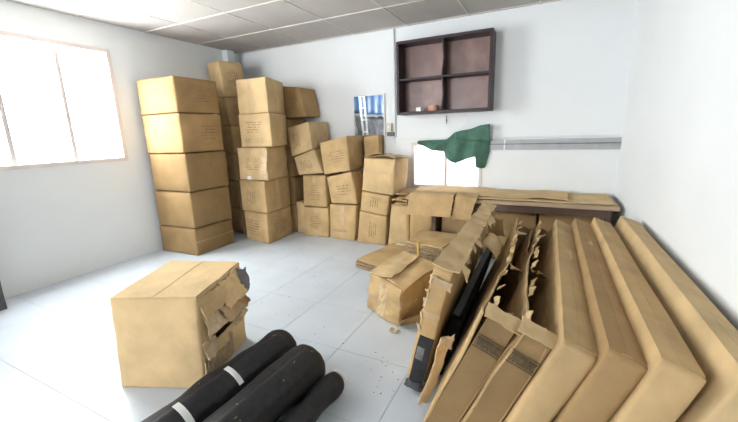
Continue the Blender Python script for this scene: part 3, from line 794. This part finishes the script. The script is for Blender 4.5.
rr = random.Random(5)
for k in range(12):   # ragged tongues along the upper edge facing the gap
    v = .04 + .078 * k + rr.uniform(-.02, .02); w = rr.uniform(.03, .075); d_ = rr.uniform(.03, .085); o = rr.uniform(.01, .05)
    a_, b_ = h1.P(1, v, 1), h1.P(1, min(1, v + w), 1)
    mb = MB(); mb.sheet(bow(quad(a_ + [.004, 0, .006], b_ + [.004, 0, .006], b_ + [o, -.01, -d_ * .7], a_ + [o + .012, .01, -d_]), .022, 14, 30 + k, .014), 6, 6, .004)
    mb.build('torn_flap', (M_pale, M_torn, M_brown, M_inner)[k % 4], root)
for k in range(5):    # peeled paper down the corner of the end
    w0 = .50 + .09 * k; h = rr.uniform(.05, .09); o = rr.uniform(.008, .022)
    mb = MB(); mb.sheet(bow(quad(h1.P(.0, 0, w0) + [-.004, -.004, 0], h1.P(.14, 0, w0) + [0, -.006, 0], h1.P(.12, 0, w0 + h) + [0, -.006 - o * .4, 0], h1.P(0, 0, w0 + h) + [-o, -.004, 0]), .016, 22, 50 + k, .01), 5, 5, .003)
    mb.build('torn_flap', (M_torn, M_pale)[k % 2], root)
# bent flaps torn from the far side of the first one
mb = MB(); c0 = np.array([-.33, 2.45, .60])
def fn(s, t):
    a = -0.9 + 1.9 * s
    return np.array([-.355 + .12 * s, 2.25 + .32 * t - .06 * s, .575 + .055 * math.cos(a * 1.3) - .05 * s - .03 * t * 0])
mb.sheet(bow(fn, .006, 8, 2, .012), 10, 8, .006); mb.build('torn_flap', M_pale, root, True)
mb = MB(); mb.sheet(bow(quad((-.43, 3.05, .60), (-.30, 3.10, .59), (-.28, 3.05, .44), (-.40, 3.02, .46)), .03, 8, 7, .012), 8, 8, .006)
mb.build('torn_flap', M_brown, root)

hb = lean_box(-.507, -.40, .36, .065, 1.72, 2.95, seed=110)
root = carton('added black panel standing for the deep shade in the gap between the leaning cartons', hb, M_gapshade, [], [], flaps=False, n=6, name='gap_shade_panel', cat='panel')  # black panel added in place of the gap's deep shade
mb = MB(); hb.slab(mb, 'top', .05, .6, .02, .98, 0, .003, 3, 8); mb.build('tape', M_bplas, root)  # top strip of the added shade panel
# loose torn strip in front of the gap
root = thing('cardboard_strip', 'torn narrow cardboard strip leaning beside the black plastic end', 'cardboard', (-.47, 1.5, 0))
mb = MB(); mb.sheet(bow(quad((-.500, 1.46, .004), (-.452, 1.50, .004), (-.338, 1.52, .385), (-.385, 1.48, .39)), .02, 9, 4, .022), 6, 14, .007); mb.build('board', M_pale, root)
mb = MB(); mb.sheet(bow(quad((-.385, 1.474, .33), (-.345, 1.51, .32), (-.332, 1.52, .40), (-.39, 1.476, .40)), .015, 22, 2, .02), 5, 6, .004); mb.build('torn_end', M_torn, root)

def open_box(label, x0, xt, z, th, y0, y1, seed, band=True):
    hb = lean_box(x0, xt, z, th, y0, y1, 0, seed=seed, crumple=.006)
    root = thing('flat_carton', label, 'carton', (x0 + th / 2, (y0 + y1) / 2, 0))
    P = lambda u, v, w: hb.raw(u, v, w)
    t_ = .007
    def side(u, extra, wav, sd):
        def fn(s, t):
            p = P(u, s, t)
            wv = (wav * math.sin(5.5 * s + sd) * t * t + .015 * nz((s * 8, t * 2, sd), 1.5, sd) * t)
            p = p + np.array([wv, 0, (extra + .018 * nz((s * 9, 0, sd), 1, sd)) * (1 if t > .99 else 0)])
            return p
        return fn
    mb = MB(); mb.sheet(side(0.03, .0, .02, seed), 30, 8, t_).build('side_panel', M_card, root, False)
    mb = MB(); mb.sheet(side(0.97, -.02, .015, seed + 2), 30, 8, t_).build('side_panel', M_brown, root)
    mb = MB(); mb.sheet(bow(lambda s, t: P(.05 + .9 * s, .004, .005 + .975 * t), .006, 12, seed), 6, 14, t_); endp = mb.build('end_panel', M_deep, root)  # near end kept a darker brown: its shade is put into the colour
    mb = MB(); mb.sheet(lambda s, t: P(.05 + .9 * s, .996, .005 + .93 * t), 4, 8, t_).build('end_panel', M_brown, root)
    mb = MB(); mb.sheet(lambda s, t: P(.07 + .86 * s, .01 + .98 * t, .012), 2, 8, t_).build('bottom_panel', M_brown, root)
    mb = MB(); mb.sheet(bow(quad(P(.0, 0, .985) + [-.01, -.012, .004], P(1.05, 0, .985) + [.01, -.012, 0], P(1.08, .03, 1.01) + [.01, 0, .012], P(.0, .03, 1.01) + [-.01, 0, .02]), .012, 16, seed, .006), 10, 4, .006)
    mb.build('folded_rim', M_pale, root)
    mb = MB(); mb.sheet(bow(quad(P(.25, .05, .99), P(.9, .09, .97), P(.85, .13, .78), P(.3, .10, .80)), .02, 10, seed + 4, .01), 6, 6, .005); mb.build('inner_flap', M_inner, root)
    mb = MB(); mb.sheet(bow(quad(P(.3, .35, 1.0), P(.9, .42, .95), P(.8, .6, .75), P(.2, .55, .85)), .03, 8, seed + 4, .012), 6, 8, .005); mb.build('inner_flap', M_brown, root)
    mb = MB(); mb.sheet(bow(quad(P(.1, .75, .98), P(.6, .78, 1.02), P(.7, .98, .86), P(.15, .95, .9)), .03, 8, seed + 6, .012), 6, 8, .005); mb.build('inner_flap', M_inner, root)
    r3 = random.Random(seed + 40)
    for k in range(9):
        v = .05 + .10 * k + r3.uniform(-.03, .03); w = r3.uniform(.04, .09); d_ = r3.uniform(.005, .025)
        a_, b_ = P(.03, v, 1), P(.03, min(1, v + w), 1)
        mb = MB(); mb.sheet(bow(quad(a_ + [0, 0, -.004], b_ + [0, 0, -.004], b_ + [.03, 0, d_], a_ + [.02, .01, d_ * .6]), .02, 14, seed + k, .014), 5, 5, .004)
        mb.build('torn_flap', (M_pale, M_card, M_brown)[k % 3], root)
    if band:   # a line of worn black letters between two thin rules
        hp = Hexa([c + np.array([0, -.006, 0]) for c in hb.c], bulge=.0, crumple=0)
        mb = MB()
        for b0 in (.775, .862): hp.slab(mb, 'front', .06, .93, b0, b0 + .006, 0, .002, 4, 1)
        a = .10; r_ = random.Random(seed)
        while a < .88:
            w = r_.uniform(.045, .07)
            hp.slab(mb, 'front', a, a + w * .3, .79, .85, 0, .002, 1, 1)
            if r_.random() < .8: hp.slab(mb, 'front', a + w * .3, a + w * .8, .835, .85, 0, .002, 1, 1)
            if r_.random() < .7: hp.slab(mb, 'front', a + w * .3, a + w * .8, .79, .803, 0, .002, 1, 1)
            if r_.random() < .5: hp.slab(mb, 'front', a + w * .6, a + w * .8, .80, .84, 0, .002, 1, 1)
            a += w * 1.12
        mb.build('printed_text', M_ink, endp, kind='stuff')
    return root
open_box('open topped flat carton with a line of black letters, leaning next to the gap', -.425, -.165, .60, .118, 1.30, 2.92, 5)
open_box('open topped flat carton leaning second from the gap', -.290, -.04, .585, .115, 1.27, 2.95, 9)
for k, (x0, xt, z) in enumerate(((-.16, .085, .60), (-.03, .205, .62), (.10, .325, .64), (.245, .485, .66))):
    carton(['closed flat carton leaning beside the open topped ones', 'second closed flat carton counted from the open topped ones', 'third closed flat carton counted from the open topped ones', 'flat carton leaning directly on the right wall'][k],
           lean_box(x0, xt, z, .112, 1.22 - .03 * k, 3.0, seed=120 + k), (M_card, M_brown, M_card, M_pale)[k], [('top', .35, .65, .01, .99)], [], n=7)

# ================================================================== floor debris
rr = random.Random(21)
mb = MB()
for k in range(125):
    if k < 110: x, y = rr.uniform(-2.9, -.6), rr.uniform(1.3, 3.6)
    else: x, y = -.72 + rr.gauss(0, .07), 1.62 + rr.gauss(0, .09)
    s = rr.uniform(.002, .006); a = rr.uniform(0, 6.28)
    c, sn = math.cos(a) * s, math.sin(a) * s
    mb.add([(x + c, y + sn, .0005), (x - sn, y + c * .5, .0005), (x - c, y - sn, .0005), (x + sn * .6, y - c, .0005), (x, y, .003 + s * .3)], [(0, 1, 4), (1, 2, 4), (2, 3, 4), (3, 0, 4), (3, 2, 1, 0)])
o = mb.build('floor_debris', M_tleg, kind='stuff'); o['label'] = 'small dark specks of cardboard dirt scattered on the tiles'; o['category'] = 'debris'
